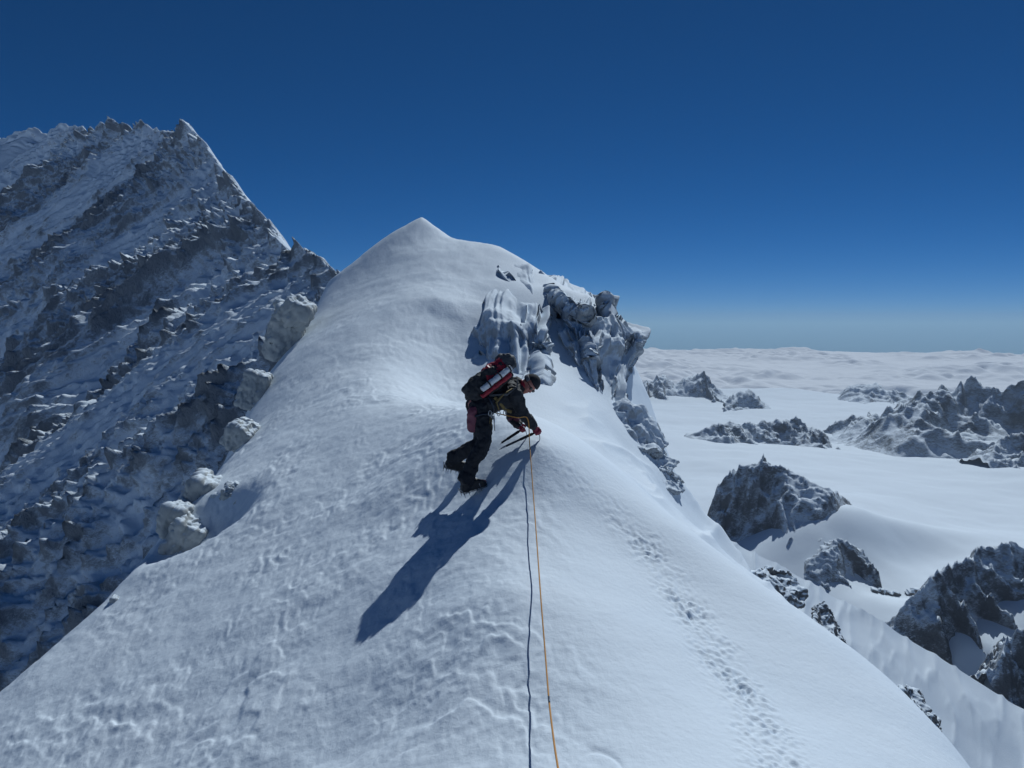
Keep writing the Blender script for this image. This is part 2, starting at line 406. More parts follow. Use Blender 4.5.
# outcrop just behind the climber
def WP(*ps): return [W(*p) for p in ps]
def K(cx, cy): return 380+cx/2.56, 200+cy/2.56
def curtain(name, net, mat, label, cat, flute, lump, seed, step=.035):
    """sculpted wall swept through a net of points: columns along the wall, rows from its top to its foot"""
    P = np.array([[tuple(p) for p in c] for c in net])                # cols, rows, 3
    def dens(P, n):                                                    # catmull-rom along axis 0
        m = len(P); t = np.linspace(0, m-1, n); i = np.clip(t.astype(int), 0, m-2); f = (t-i)[:, None, None]
        g = lambda k: P[np.clip(k, 0, m-1)]
        p0, p1, p2, p3 = g(i-1), g(i), g(i+1), g(i+2)
        return .5*(2*p1+(p2-p0)*f+(2*p0-5*p1+4*p2-p3)*f*f+(3*p1-p0-3*p2+p3)*f**3)
    L = np.linalg.norm(np.diff(P, axis=0), axis=2).mean(1).sum(); H = np.linalg.norm(np.diff(P, axis=1), axis=2).mean(0).sum()
    n, m = int(L/step), int(H/step)
    D = dens(P, n); D = dens(D.transpose(1, 0, 2), m).transpose(1, 0, 2)
    U, V = np.meshgrid(np.linspace(0, L, n), np.linspace(0, H, m), indexing='ij')
    du = np.gradient(D, axis=0); dv = np.gradient(D, axis=1); N = np.cross(du, dv); N /= np.linalg.norm(N, axis=2, keepdims=True)+1e-9
    if (N[..., 1].mean()) > 0: N = -N
    w = U+.45*noise2(U/1.6, V/2.2, seed)
    fl = fbm(w/.42, V/3.2, 2, seed+2, .45)+.35*ridged(w/.9, V/5, 2, seed+9)-.3
    d = flute*fl*(.35+.65*sstep(-.5, .3, noise2(U/1.3, V/1.5, seed+8)))+lump*1.6*fbm(U/1.5, V/1.3, 3, seed+4, .4)+.35*lump*plates(U/.7+.4*noise2(U, V, seed), V/.9, seed)*sstep(-.1, .4, noise2(U/1.2, V/1.2, seed+7))+.010*fbm(U/.12, V/.2, 3, seed+5)
    e = sstep(0, .25, V)*sstep(0, .3, H-V)
    D = D+N*(d*(.25+.75*e))[..., None]
    me = grid_mesh(name, D[..., 0], D[..., 1], D[..., 2])
    if sum(p.normal.y for p in me.polygons) > 0: me.flip_normals()
    c = vco(me)
    o = link(name, me, mat); o.data.update()
    md = o.modifiers.new("thickness", 'SOLIDIFY'); md.thickness = .25; md.offset = -1
    set_origin(me, o, (c[:, 0].mean(), c[:, 1].mean(), c[:, 2].min()))
    return tag(o, label, cat)
def Gb(cx, cy, bulge):
    px, py = K(cx, cy); g = G(px, py); return W(px, py, g.y-bulge)
net = [
 [Gb(228,322,-.35), Gb(226,350,-.3), Gb(230,382,-.3), Gb(240,415,-.3)],
 [Gb(262,250,-.2), Gb(252,305,.25), Gb(250,360,.3), Gb(270,422,-.15)],
 [Gb(318,226,-.15), Gb(306,285,.55), Gb(300,355,.6), Gb(312,440,-.1)],
 [Gb(362,242,-.15), Gb(356,300,.85), Gb(348,365,.7), Gb(352,470,.0)],
 [Gb(398,276,-.05), Gb(398,325,1.0), Gb(388,395,.4), Gb(386,490,-.5)],
 [Gb(414,300,.0), Gb(418,350,.8), Gb(430,425,.35), Gb(408,530,-.8)],
 [Gb(408,298,-.8), Gb(412,345,-.3), Gb(428,425,-.2), Gb(412,530,-1.3)],
 [Gb(400,290,-1.6), Gb(402,335,-1.6), Gb(420,420,-1.2), Gb(408,530,-2)]]
curtain("rock_outcrop", net, M_rime, "rime-plastered rock outcrop right behind the climber's pack, below the snowy summit", "rock outcrop", .24, .15, 300)
net = [
 [Gb(302,158,-.2), Gb(306,178,-.1), Gb(318,205,-.2)], [Gb(325,160,-.1), Gb(332,190,.12), Gb(342,222,-.1)],
 [Gb(352,160,-.1), Gb(366,188,.18), Gb(376,232,.0)], [Gb(374,160,-.1), Gb(386,195,.1), Gb(396,250,-.1)], [Gb(376,168,-.6), Gb(388,200,-.6), Gb(398,250,-.8)]]
curtain("rock_rib", net, M_rime, "small dark-slotted rib of rock and rime high under the summit skyline, above the outcrop", "rock rib", .12, .10, 340)
def Kw(cx, cy, y): return W(*K(cx, cy), y)
net = [
 [Gb(426,196,-.3), Gb(430,225,-.25), Gb(434,258,-.25), Gb(438,285,-.25), Gb(444,312,-.3)],
 [Gb(452,192,-.4), Gb(454,238,.1), Gb(460,280,.3), Gb(468,325,.2), Gb(474,385,-.2)],
 [Gb(490,212,-.4), Gb(497,255,.3), Gb(502,300,.6), Gb(508,360,.4), Gb(515,440,-.2)],
 [Gb(535,236,-.4), Gb(530,275,.4), Gb(530,315,.5), Gb(534,385,.8), Gb(556,492,-.1)],
 [Kw(566,252,22.0), Kw(562,284,21.5), Kw(588,322,20.3), Kw(578,405,19.3), Kw(586,520,18.2)],
 [Kw(580,262,22.0), Kw(588,290,21.3), Kw(636,334,20.2), Kw(626,415,19.6), Kw(602,540,18.2)],
 [Kw(584,264,22.7), Kw(596,292,22.0), Kw(672,343,20.4), Kw(652,400,20.2), Kw(616,545,18.6)],
 [Kw(574,264,23.8), Kw(584,294,23.4), Kw(668,345,22.2), Kw(640,410,22), Kw(612,540,20.2)]]
curtain("ice_cliff", net, M_rime, "overhanging ice-hung cliff jutting from the right end of the summit skyline", "ice cliff", .17, .11, 320)
for k, (ps, lab) in enumerate([
 (((602,398,18.6),(628,400,18.2),(652,425,17.8),(668,445,17.6),(662,460,17.2),(640,452,16.8),(612,432,17.0),(600,412,17.6),(635,425,20)),"rime-grey slab directly beneath the overhanging ice cliff"),
 (((642,440,17.8),(664,446,17.8),(678,462,17.4),(672,476,17.0),(650,468,16.8),(636,454,17.0),(660,460,19.4)),"tilted rime-grey boulder midway down the row under the ice cliff"),
 (((640,466,17.0),(668,462,17.1),(686,480,17),(686,494,16.8),(668,494,16.4),(646,484,16.2),(670,478,19)),"lowest tilted boulder of the row hanging under the ice cliff")]):
    blob("boulder", [('h', WP(*ps))], .03, [(.22, 1.2, (1, 1, .6), False, 50+k), (-.07, 3, (1, 1, .4), True, 60+k)], M_rime, lab, "boulder", "boulders down the right edge of the ridge")
for k, (ps, lab) in enumerate([
 (((750,572,22),(768,562,22.4),(790,568,22.5),(806,590,22),(804,606,21.6),(780,625,20.6),(755,600,20.6),(780,590,24)),"big dark half-buried boulder peering over the smooth right slope"),
 (((812,604,22),(824,598,22.3),(838,612,22.2),(850,640,21.8),(852,656,21.5),(830,650,20.6),(812,630,20.8),(830,630,23.5)),"snow-capped dark boulder lower right of the big half-buried one"),
 (((893,688,20.4),(905,682,20.6),(920,690,20.6),(930,708,20.3),(928,716,20),(905,715,19),(915,700,21.5)),"small flat snow-capped boulder near the bottom right of the slope edge"),
 (((928,712,19.8),(935,712,19.9),(941,726,19.7),(940,736,19.5),(930,730,19),(936,722,20.5)),"tiny boulder just below the flat snow-capped boulder at the slope edge")]):
    blob("boulder", [('h', WP(*ps))], .03, [(.25, .9, (1, 1, .8), False, 70+k), (-.09, 2.5, (1, 1, .8), True, 80+k)], M_wet, lab, "boulder", "boulders down the right edge of the ridge")
# ice blocks along the left edge
def ice(px, py, y, r, rot, lab, extra=()):
    blob("ice_block", [('b', W(px,py,y), tuple(v*.88 for v in r), E(*rot))]+list(extra), max(.012, min(r)*.1), [(min(r)*.46, .7/min(r), (1, 1, .7), True, int(px*7+py)), (min(r)*.14, 2.4/min(r), (1, 1, .7), True, int(py))], M_ice, lab, "ice block", "ice blocks along the left edge of the slope")
ice(286,332,22.0,(.36,.6,.72),(8,14,20),"tallest grey ice block, upright near the top of the left edge", [('b', W(296,312,21.8), (.3,.5,.25), E(10,30,10))])
ice(254,390,19.2,(.24,.4,.42),(0,20,10),"shadowed ice block below the tallest one on the left edge")
ice(241,436,16.2,(.22,.3,.24),(10,35,0),"small leaning ice block in the middle of the left edge")
ice(206,500,13.6,(.30,.4,.32),(5,30,15),"large cracked tan ice block overhanging the shaded notch", [('b', W(225,508,13.2), (.16,.25,.16), E(0,35,0))])
ice(240,508,12.8,(.14,.2,.14),(12,20,40),"ice lump at the right side of the shaded notch", [('b', W(232,495,12.9), (.10,.15,.1), E(30,10,0))])
ice(186,538,12.4,(.22,.3,.26),(0,30,10),"broken ice block under the tan block in the notch", [('b', W(175,520,12.7), (.12,.2,.2), E(0,20,0))])
ice(119,607,10.7,(.10,.12,.14),(0,10,20),"small ice lump low on the left edge")
ice(178,684,8.75,(.08,.09,.09),(20,20,0),"lone ice lump lying out on the lower left snow slope")

# ------------------------------------------------------------ the big face to the left
CR = [(520,470,30),(420,400,55),(370,318,85),(345,284,110),(335,276,125),(325,267,135),(310,257,150),(298,264,165),(285,251,180),(270,226,200),(250,208,225),(239,193,245),(221,170,270),
      (208,149,290),(190,138,310),(165,134,330),(140,133,345),(118,130,355),(100,136,365),(75,125,375),(62,123,380),(50,135,390),(35,131,400),(0,138,420),(-80,142,460),(-200,160,520),(-420,200,600)]
CW = np.array([tuple(W(*p)) for p in CR]); cl = np.r_[0, np.cumsum(np.linalg.norm(np.diff(CW[:, :2], axis=0), axis=1))]
sv = np.r_[np.linspace(0, 60, 60)[:-1], np.linspace(60, 420, 1250)[:-1], np.linspace(420, cl[-1], 140)]
tv = np.r_[-60, -40, -25, np.linspace(-14, 230, 760), np.linspace(233, 330, 24)]
S, T = np.meshgrid(sv, tv, indexing='ij')
cx, cy, cz = (np.interp(S, cl, CW[:, k]) for k in range(3))
wob = 10*noise2(S/55, T/90, 5)+4*noise2(S/22, T/50, 6)
dn = np.array((-.907, -.42))
drop = np.where(T > 0, .74*T+.0010*T*T, -1.25*T)-.9*np.exp(-(T/2.0)**2)
drop = drop+34*sstep(95, 45, S)
PX = cx+dn[0]*T; PY = cy+dn[1]*T; PZ = cz-drop+(2.4*noise2(S/13, T*0, 28)*sstep(150, 190, S)+1.2*noise2(S/5, T*0, 8)+.9*noise2(S/1.8, T*0, 18))*np.exp(-(T/5)**2)
N = np.array((-.62, -.29, .73)); SP_TOR = cl[17]

# ribs and gullies run down the fall line; rock steps break them up
smooth_right = np.exp(-((S-118-.10*T+5*np.sin(T/17))/(13+T*.05))**2)*sstep(-5, 10, T)*sstep(75, 35, T)*.8                     # snow couloir beside the col
gull = np.exp(-((S-175-.22*T)/9)**2)*.6+np.exp(-((S-262-.05*T+8*np.sin(T/30))/10)**2)*.8+np.exp(-((S-330-.1*T)/16)**2)*.9
shoulder = sstep(385, 420, S-.25*T)*sstep(150, 60, T)                 # clean snow slope on the far left
calm = np.clip(smooth_right*.85+gull*.7+shoulder*.95, 0, .95)
r1 = ridged(S/32+.30*noise2(S/40, T/50, 3), T/150, 3, 11, .5)
r2 = ridged(S/10+.55*noise2(S/14, T/26, 31), T/48, 4, 12, .6)
r3 = ridged(S/3.6+.5*noise2(S/5, T/7, 32), T/9, 4, 13, .65)
r4 = np.abs(noise2(S/1.5, T/1.9, 33))+.6*np.abs(noise2(S/.8, T/1.0, 34))
rub = .45+.55*sstep(-.3, .25, noise2(S/30, T/45, 35))+.5*np.exp(-(np.maximum(T-4, 0)/22)**2)*sstep(130, 170, S)
bl = plates(S/7+.5*noise2(S/6, T/6, 4), T/6, 14)
edge = (.45+.2*sstep(180, 260, S))*(1-sstep(-3, 12, T))+sstep(-3, 12, T)
tor = np.exp(-((S-np.interp(0, [0], [0])-SP_TOR)/7)**2)*np.exp(-(T/9)**2)*2.5
crb = np.exp(-(np.minimum(T, 0)/6)**2-(np.maximum(T, 0)/9)**2)*sstep(150, 190, S)
disp = tor+crb*(3.0*np.abs(noise2(S/4.5, T/4.5, 51))+1.6*np.abs(noise2(S/1.9, T/1.9, 52))+1.2*noise2(S/11, T/11, 53)-.8)+(1-calm)*((.45+.55*sstep(90, 190, S))*(5.2*(r1-.9)*edge+3.4*(r2-.9)*(edge*.7+.3))+1.5*np.maximum(rub, .9*sstep(190, 130, S))*(r3-.9)+.9*sstep(190, 120, S)*(ridged(S/1.7+.5*noise2(S/3, T/3, 55), T/3.6, 3, 56, .6)-.8)+1.3*rub*(r4-.5)*(.35+.65*sstep(0, 12, T)))+calm*(.8*noise2(S/8, T/16, 9)+.3*noise2(S/2.5, T/5, 10))+wob*edge*.5
near = sstep(20, 90, S)
PX += N[0]*disp*near; PY += N[1]*disp*near; PZ += N[2]*disp*near
me = grid_mesh("mountain", PX, PY, PZ); vattr(me, "snow", (calm*.5-.30*(r2-.75)-(.12+.2*sstep(190, 130, S))*(r3-.8)+.34*noise2(S/30, T/60, 15)+.16*np.exp(-(np.maximum(T-4, 0)/20)**2)*sstep(130, 170, S)-.30*np.exp(-((S-205)/13)**2-((T-34)/13)**2)-.30*np.exp(-((S-160)/10)**2-((T-30)/12)**2)).ravel())
M_face = alpine_mat("rimed_face", 5, .36, .06, .66, rock=(.035, .042, .055), rock2=(.17, .19, .22), bumpd=.8, nscale=1.3, use_attr=True, vs=.7, cover=.20, snow=(.77, .86, .95))
if me.polygons[0].normal.z < 0: me.flip_normals()
tag(link("mountain", me, M_face), kind="structure")

# ------------------------------------------------------------ glacier far below
GP = [(1000,766,1300),(950,700,1500),(880,652,1650),(900,602,1880),(820,560,2050),(1024,660,1500),(900,560,2150),(950,520,2600),(880,500,2700),(1000,490,3150),(900,480,3300),
 (750,500,2700),(700,470,3500),(690,432,4900),(740,452,4000),(780,410,6500),(800,440,5000),(680,402,7600),(650,388,8600),(830,388,8800),(760,404,7200),(960,470,3600),(1024,470,3500),(720,540,2300),
 (870,412,6500),(940,400,7800),(1010,400,8000),(840,520,2280),(905,634,1600),(950,620,1640),(1024,584,1700),(1000,645,1500),(985,612,1640),(1060,560,1760),(880,600,1820)]
GX = [tuple(W(*p)) for p in GP]+[(-1500,1500,-650),(-2500,4000,-650),(-4000,8000,-680),(2500,1000,-640),(4500,3500,-620),(7000,7000,-650),(0,500,-700),(0,1000,-680),(1200,400,-700),(3000,0,-700),(-3000,0,-700),(-500,9000,-720)]
GX = np.array(GX)/1000.
GT = tps_fit(GX, .002)
def glacier_h(x, y):
    z = tps_eval(GT, x/1000, y/1000)*1000
    r = np.hypot(x, y)
    z = z+11*fbm(x/700, y/600, 3, 71)+2.5*fbm(x/120, y/120, 3, 72)
    sp = W(870,516,2200)   # broad snow spur running right from the middle crag
    u = (x-sp.x)*.93+(y-sp.y)*.37; v = -(x-sp.x)*.37+(y-sp.y)*.93
    z = z+58*np.exp(-(u/300)**2)*np.exp(-(v/95)**2)
    for (bx, by, bd, bh, br) in ((815, 508, 2170, 46, 250), (1015, 560, 1690, 25, 160)):
        q = W(bx, by, bd); z = z+bh*np.exp(-((x-q.x)**2+(y-q.y)**2)/br**2)
    far = sstep(8600, 11500, r+900*fbm(x/2500, y/2500, 3, 74))
    return z-far*900-sstep(11000, 19000, r)*1100
th = np.r_[np.linspace(R(-180), R(-60), 60)[:-1], np.linspace(R(-60), R(60), 620), np.linspace(R(60), R(180), 60)[1:]]; rr = np.r_[1, 120, 380*np.exp(np.linspace(0, math.log(21000/380), 620))]
TH, RR = np.meshgrid(th, rr); X = RR*np.sin(TH); Y = RR*np.cos(TH)
M_gl = alpine_mat("glacier_snow", 60, .30, .05, .2, bumpd=1.5, snow=(.77, .86, .95))
tag(link("glacier", grid_mesh("glacier", X, Y, glacier_h(X, Y)), M_gl), kind="structure")

def mountain_range(pts, w, seed, mat, rough=1.0, step=6.0, asym=1.0, foot=60, name="mountain_range", spur=1.0, snowcap=0.0):
    P = np.array([tuple(W(*p)) for p in pts]); L = np.r_[0, np.cumsum(np.linalg.norm(np.diff(P[:, :2], axis=0), axis=1))]
    n = int(L[-1]/step)+2; sv = np.linspace(0, L[-1], n); wm = w*1.9
    m = int(2*wm/step)+2; tv = np.linspace(-wm, wm, m)
    S, T = np.meshgrid(sv, tv, indexing='ij')
    c = [np.interp(S, L, P[:, k]) for k in range(3)]
    d = P[-1, :2]-P[0, :2]; d = d/np.linalg.norm(d); nn = np.array((d[1], -d[0]))     # +T towards the camera side
    if nn[1] > 0: nn = -nn
    wv = w/60
    X = c[0]+nn[0]*T+w*.10*noise2(S/w*2.0, T/w*2, seed); Y = c[1]+nn[1]*T+w*.10*noise2(S/w*2+5, T/w*2, seed+1)
    g = glacier_h(X, Y)-foot
    spn = ridged(S/w*2.2+.5*noise2(S/w*2, T/w*2, seed+7), T/w*.7+seed, 4, seed+2, .55)
    ww = w*(.75+.42*spur*(spn-.5)); ww = np.clip(ww, w*.4, w*1.35)
    q = np.clip(np.abs(T)/np.where(T > 0, ww, ww*asym), 0, 1.6)
    q = np.clip(np.abs(T)/np.where(T > 0, ww, ww*asym), 0, 2.4)
    prof = np.maximum(np.where(q < 1, np.abs(1-q)**1.12, -(q-1)*.2), np.where(q < 2, .24*(1-q/2)**1.6, -(q-2)*.2))
    H = np.maximum(c[2]-g, 5)
    H = H*(1+.07*rough*noise2(S/w*5, T*0+seed, seed+3)+.045*rough*noise2(S/w*13, T*0, seed+4))
    Z = g+H*prof
    k = np.clip((prof-.14)*2.6, 0, 1)*np.minimum(H, w)*rough
    Z = Z+k*(.13*(ridged(X/w*2.6, Y/w*2.6, 3, seed+5, .45)-.9)+.10*(ridged(X/w*6.5, Y/w*6.5, 3, seed+6, .55)-.8)+.03*fbm(X/w*20, Y/w*20, 3, seed+8, .6))
    me = grid_mesh(name, X, Y, Z)
    if me.polygons[0].normal.z < 0: me.flip_normals()
    return tag(link(name, me, mat), kind="structure")
def rk(scale, thr, nm=.35, soft=.06, **k): return alpine_mat("mountain_rock_and_snow", scale, thr, soft, nm, rock=(.045, .05, .055), rock2=(.12, .12, .12), bumpd=scale*.13, **k)
mA = alpine_mat('mountain_rock_and_snow', 60, .53, .07, .6, rock=(.055, .06, .07), rock2=(.16, .16, .165), bumpd=7); mB = rk(200, .58, .45); mC = rk(260, .57, .5)
# middle crag and the ribs below it
mountain_range([(712,520,2350),(722,480,2330),(745,462,2300),(762,455,2280),(800,474,2240),(830,488,2200),(842,515,2150),(850,545,2080)], 230, 3, mA, .6, 4.0, foot=25)
mountain_range([(798,582,1950),(815,556,1970),(840,536,2010),(862,548,2000)], 120, 9, mA, .6, 3.0, foot=20)
# crag at the lower right
mountain_range([(885,640,1560),(905,598,1590),(940,568,1630),(975,552,1680),(1008,538,1720),(1030,548,1700),(1100,520,1700)], 130, 14, mA, .45, 3.5, foot=25)
mountain_range([(985,668,1400),(1010,636,1430),(1040,620,1440),(1090,615,1440)], 110, 17, mA, .6, 3.0, foot=20)
# low ridge across the upper glacier
mountain_range([(664,452,4500),(690,436,4550),(722,421,4600),(745,424,4650),(772,419,4700),(800,417,4700),(824,434,4600)], 330, 21, mB, 1.1, 9, foot=30)
# the long range at right
mountain_range([(806,470,4300),(840,456,4400),(866,436,4500),(882,424,4500),(908,402,4600),(930,392,4700),(955,382,4750),(975,375,4800),(1000,380,4700),(1030,372,4600),(1090,360,4500)], 1080, 27, mC, 1.15, 11, foot=40)
mountain_range([(978,455,3700),(1003,440,3750),(1020,432,3750),(1060,425,3700)], 330, 29, mC, 1.0, 9, foot=40)
# far peaks at the edge of the cloud
mountain_range([(640,386,8000),(655,374,8200),(664,370,8300),(676,384,8300),(690,374,8200),(700,371,8200),(716,382,8000),(724,394,7900)], 600, 33, mC, 1.1, 15, foot=40)
mountain_range([(724,402,6700),(738,392,6800),(748,389,6800),(762,400,6700),(772,410,6600)], 420, 35, mC, 1.1, 13, foot=40)
mountain_range([(800,402,8200),(812,399,8200),(824,404,8200)], 260, 37, mC, 1.0, 14, foot=30)
mountain_range([(834,404,7600),(850,386,7700),(866,382,7700),(884,386,7800),(905,393,7700),(925,402,7600)], 800, 39, mC, 1.1, 15, foot=40)
# crevasse field on the icefall
bm = bmesh.new(); rnd = random.Random(4)
for k in range(26):
    p = W(895+rnd.uniform(-22,24), 592+rnd.uniform(-9,9), 1900)
    z = float(glacier_h(np.array([p.x]), np.array([p.y]))[0])
    prim_box(bm, (p.x, p.y, z-2), (rnd.uniform(5, 13), rnd.uniform(3, 8), rnd.uniform(6, 12)), E(rnd.uniform(-15, 15), rnd.uniform(-15, 15), rnd.uniform(0, 90)))
me = remesh(bm, "icefall", 1.2, 3)
tag(link("icefall", me, M_gl), kind="structure")

# ------------------------------------------------------------ sea of cloud beyond the range
th = np.r_[np.linspace(R(-180), R(-62), 50)[:-1], np.linspace(R(-62), R(62), 1000), np.linspace(R(62), R(180), 50)[1:]]; rr = 20500*np.exp(np.linspace(0, math.log(62000/20500), 380))
TH, RR = np.meshgrid(th, rr); X = RR*np.sin(TH); Y = RR*np.cos(TH)
u = X/1000; v = Y/1000
puff = np.abs(noise2(u/2.2+.6*fbm(u/2.2, v/2.2, 3, 82), v/2.2, 81))*1.8
puff2 = np.abs(noise2(u/.8, v/.8, 83))*1.6
big = fbm(u/9, v/6, 3, 84)
Z = -1960+120*big+(190*puff+60*puff2)*sstep(-.3, .4, big+.5*noise2(u/4, v/4, 86))+30*puff2
M_cl, t_, b_ = new_mat("cloud_tops"); b_.inputs["Base Color"].default_value = (.93, .96, 1, 1); b_.inputs["Roughness"].default_value = 1; b_.inputs["Specular IOR Level"].default_value = 0
tc = t_.nodes.new("ShaderNodeTexCoord"); nn_ = t_.nodes.new("ShaderNodeTexNoise"); nn_.inputs["Scale"].default_value = 1/500; nn_.inputs["Detail"].default_value = 6
bp_ = t_.nodes.new("ShaderNodeBump"); bp_.inputs["Distance"].default_value = 90; bp_.inputs["Strength"].default_value = .6
t_.links.new(tc.outputs["Object"], nn_.inputs["Vector"]); t_.links.new(nn_.outputs[0], bp_.inputs["Height"]); t_.links.new(bp_.outputs[0], b_.inputs["Normal"])
tag(link("sea_of_clouds", grid_mesh("sea_of_clouds", X, Y, Z), M_cl), "white sea of cloud stretching to the horizon beyond the peaks", "cloud", kind="stuff")

# ------------------------------------------------------------ thin blue air
bm = bmesh.new(); prim_box(bm, (0, 0, -1290), (13500, 13500, 1440))
M_hz = bpy.data.materials.new("thin_air"); M_hz.use_nodes = True; t_ = M_hz.node_tree; t_.nodes.clear()
pv = t_.nodes.new("ShaderNodeVolumePrincipled"); pv.inputs["Color"].default_value = (.62, .78, 1, 1); pv.inputs["Density"].default_value = 3.0e-5; pv.inputs["Anisotropy"].default_value = .2
ou = t_.nodes.new("ShaderNodeOutputMaterial"); t_.links.new(pv.outputs[0], ou.inputs["Volume"])
tag(link("haze", to_mesh(bm, "haze"), M_hz, smooth=False), "thin bluish mountain air over the glaciers", "haze", kind="stuff")

# ------------------------------------------------------------ the climber
C_jacket = plain("black_softshell", (.012, .014, .02), .75, var=.5, scale=25)
C_trous = plain("black_trouser_cloth", (.010, .012, .018), .8, var=.5, scale=30)
C_skin = plain("sunburnt_skin", (.50, .20, .16), .5, var=.12, scale=40)
C_hat = plain("black_knit", (.018, .018, .024), .9, var=.5, scale=120, bump=.6)
C_band = plain("grey_band_cloth", (.16, .16, .18), .8)
C_red = plain("red_nylon", (.30, .012, .028), .5, var=.3, scale=22)
C_glove = plain("crimson_glove_fabric", (.24, .012, .04), .6, var=.3)
C_lens = plain("dark_lens", (.01, .01, .012), .12, bump=0)
C_boot = plain("black_boot_leather", (.014, .014, .016), .55, var=.4)
C_steel = plain("worn_steel", (.35, .36, .38), .35, metal=1, var=.2)
C_dark = plain("dark_anodised_alloy", (.03, .04, .06), .4, metal=.6)
C_tan = plain("tan_webbing", (.20, .14, .05), .8)
C_white = plain("pale_foam", (.62, .64, .68), .7, var=.08, scale=30)
C_pack = plain("black_pack_cloth", (.015, .017, .022), .7, var=.5, scale=25)
C_grey = plain("charcoal_pack_cloth", (.05, .055, .065), .7, var=.3, scale=25)
C_rope = plain("orange_rope_sheath", (.55, .25, .05), .7, var=.35, scale=140, bump=.8)
C_mauve = plain("mauve_stuff_sack", (.17, .045, .07), .6, var=.3)
def Cc(cx, cy, y): return W(430+cx/4.8, 340+cy/4.8, y)
def part(name, bm, voxel, mat, parent, sm=4, rough=None):
    me = remesh(bm, name, voxel, sm) if voxel else to_mesh(bm, name)
    if rough: roughen(me, rough)
    return link(name, me, mat, parent)
gf = G(483, 486); gh = G(541, 438); print("GROUND feet", gf, "hand", gh)
yb = gf.y
toe_n = G(484, 486.5); toe_f = G(466, 473)
hip = Cc(240, 315, yb+.18); hip_n = Cc(238, 330, yb+.09); hip_f = Cc(256, 322, yb+.30)
knee_n = Cc(268, 485, yb-.06); knee_f = Cc(246, 500, yb+.14)
def boot_frame(toe, hdir, pitch):
    x = Vector((hdir[0], hdir[1], 0)).normalized(); x = (x*math.cos(pitch)+Vector((0, 0, 1))*math.sin(pitch)).normalized()
    return Matrix.Translation(toe) @ frame_xz(x).to_4x4()
def frame_xz(x, up=Vector((0, 0, 1))):
    y = up.cross(x).normalized(); z = x.cross(y); return Matrix((x, y, z)).transposed()
bf_n = boot_frame(toe_n, (.80, .45), R(12)); bf_f = boot_frame(toe_f, (.85, .40), R(-16))
ank_n = bf_n @ Vector((-.215, 0, .13)); ank_f = bf_f @ Vector((-.215, 0, .13))
chest = Cc(372, 262, yb+.36); neck = Cc(428, 222, yb+.46); head = Cc(474, 213, yb+.46)
sh_n = Cc(404, 262, yb+.22); sh_f = Cc(408, 240, yb+.58)
hand_n = Cc(514, 440, min(yb+.62, gh.y-.10)); hand_f = Cc(446, 426, min(yb+.66, gh.y-.02)); print('HANDS', yb, gh.y)
el_n = Cc(452, 358, yb+.32); el_f = Cc(392, 372, yb+.60)
wr_n = hand_n+(el_n-hand_n).normalized()*.075; wr_f = hand_f+(el_f-hand_f).normalized()*.075
hu = Vector((.78, -.12, .42)).normalized(); hf = Vector((.42, -.62, -.66)); hf = (hf-hu*hf.dot(hu)).normalized(); hs_ = hf.cross(hu)
HM = Matrix.Translation(head) @ Matrix((hs_, hf, hu)).transposed().to_4x4()        # local: x side, y face, z crown
def xs(bm, M):
    bmesh.ops.transform(bm, matrix=M, verts=bm.verts); return bm
# one continuous body
bm = bmesh.new()
prim_sphere(bm, (0, 0, .02), (.074, .094, .105), seg=24); prim_sphere(bm, (0, .035, -.05), (.052, .055, .06)); prim_sphere(bm, (0, .025, -.015), (.064, .066, .07))
tube(bm, [(0, .085, .012), (0, .106, -.022), (0, .088, -.034)], [.009, .015, .008], 8)                  # nose
for sx in (-1, 1):
    prim_sphere(bm, (sx*.074, -.01, -.01), (.012, .024, .033)); prim_sphere(bm, (sx*.03, .075, .028), (.016, .012, .008)); prim_sphere(bm, (sx*.036, .062, -.02), (.02, .02, .02))
prim_sphere(bm, (0, .086, -.058), (.022, .009, .006)); prim_sphere(bm, (0, .083, -.068), (.018, .009, .006)); prim_sphere(bm, (0, .072, -.095), (.02, .017, .016))
xs(bm, HM)
capsule(bm, neck, HM @ Vector((0, -.015, -.06)), .058, .055)
tube(bm, [hip, hip.lerp(chest, .5), chest, neck], [(.15, .115), (.14, .105), (.155, .115), (.07, .065)], 18)
prim_sphere(bm, hip, (.15, .155, .12)); prim_sphere(bm, chest, (.13, .17, .13))
for a, b, c, ra, rb, rc in ((sh_n, el_n, wr_n, .052, .04, .027), (sh_f, el_f, wr_f, .052, .04, .027), (hip_n, knee_n, ank_n, .085, .058, .042), (hip_f, knee_f, ank_f, .085, .058, .042)):
    capsule(bm, a, b, ra, rb); capsule(bm, b, c, rb, rc)
capsule(bm, chest, sh_n, .08, .055); capsule(bm, chest, sh_f, .08, .055)
for t_, w_ in ((toe_n, ank_n), (toe_f, ank_f)): capsule(bm, w_, t_+Vector((0, 0, .05)), .04, .03)
for w_, h_ in ((wr_n, hand_n), (wr_f, hand_f)): capsule(bm, w_, h_, .026, .024)
me = remesh(bm, "person", .0095, 3)
person = link("person", me, C_skin)
set_origin(me, person, (hip.x, hip.y, gf.z)); bpy.context.view_layer.update()
tag(person, "climber in black with crimson gloves bending low to the snow crest on two ice axes", "person")
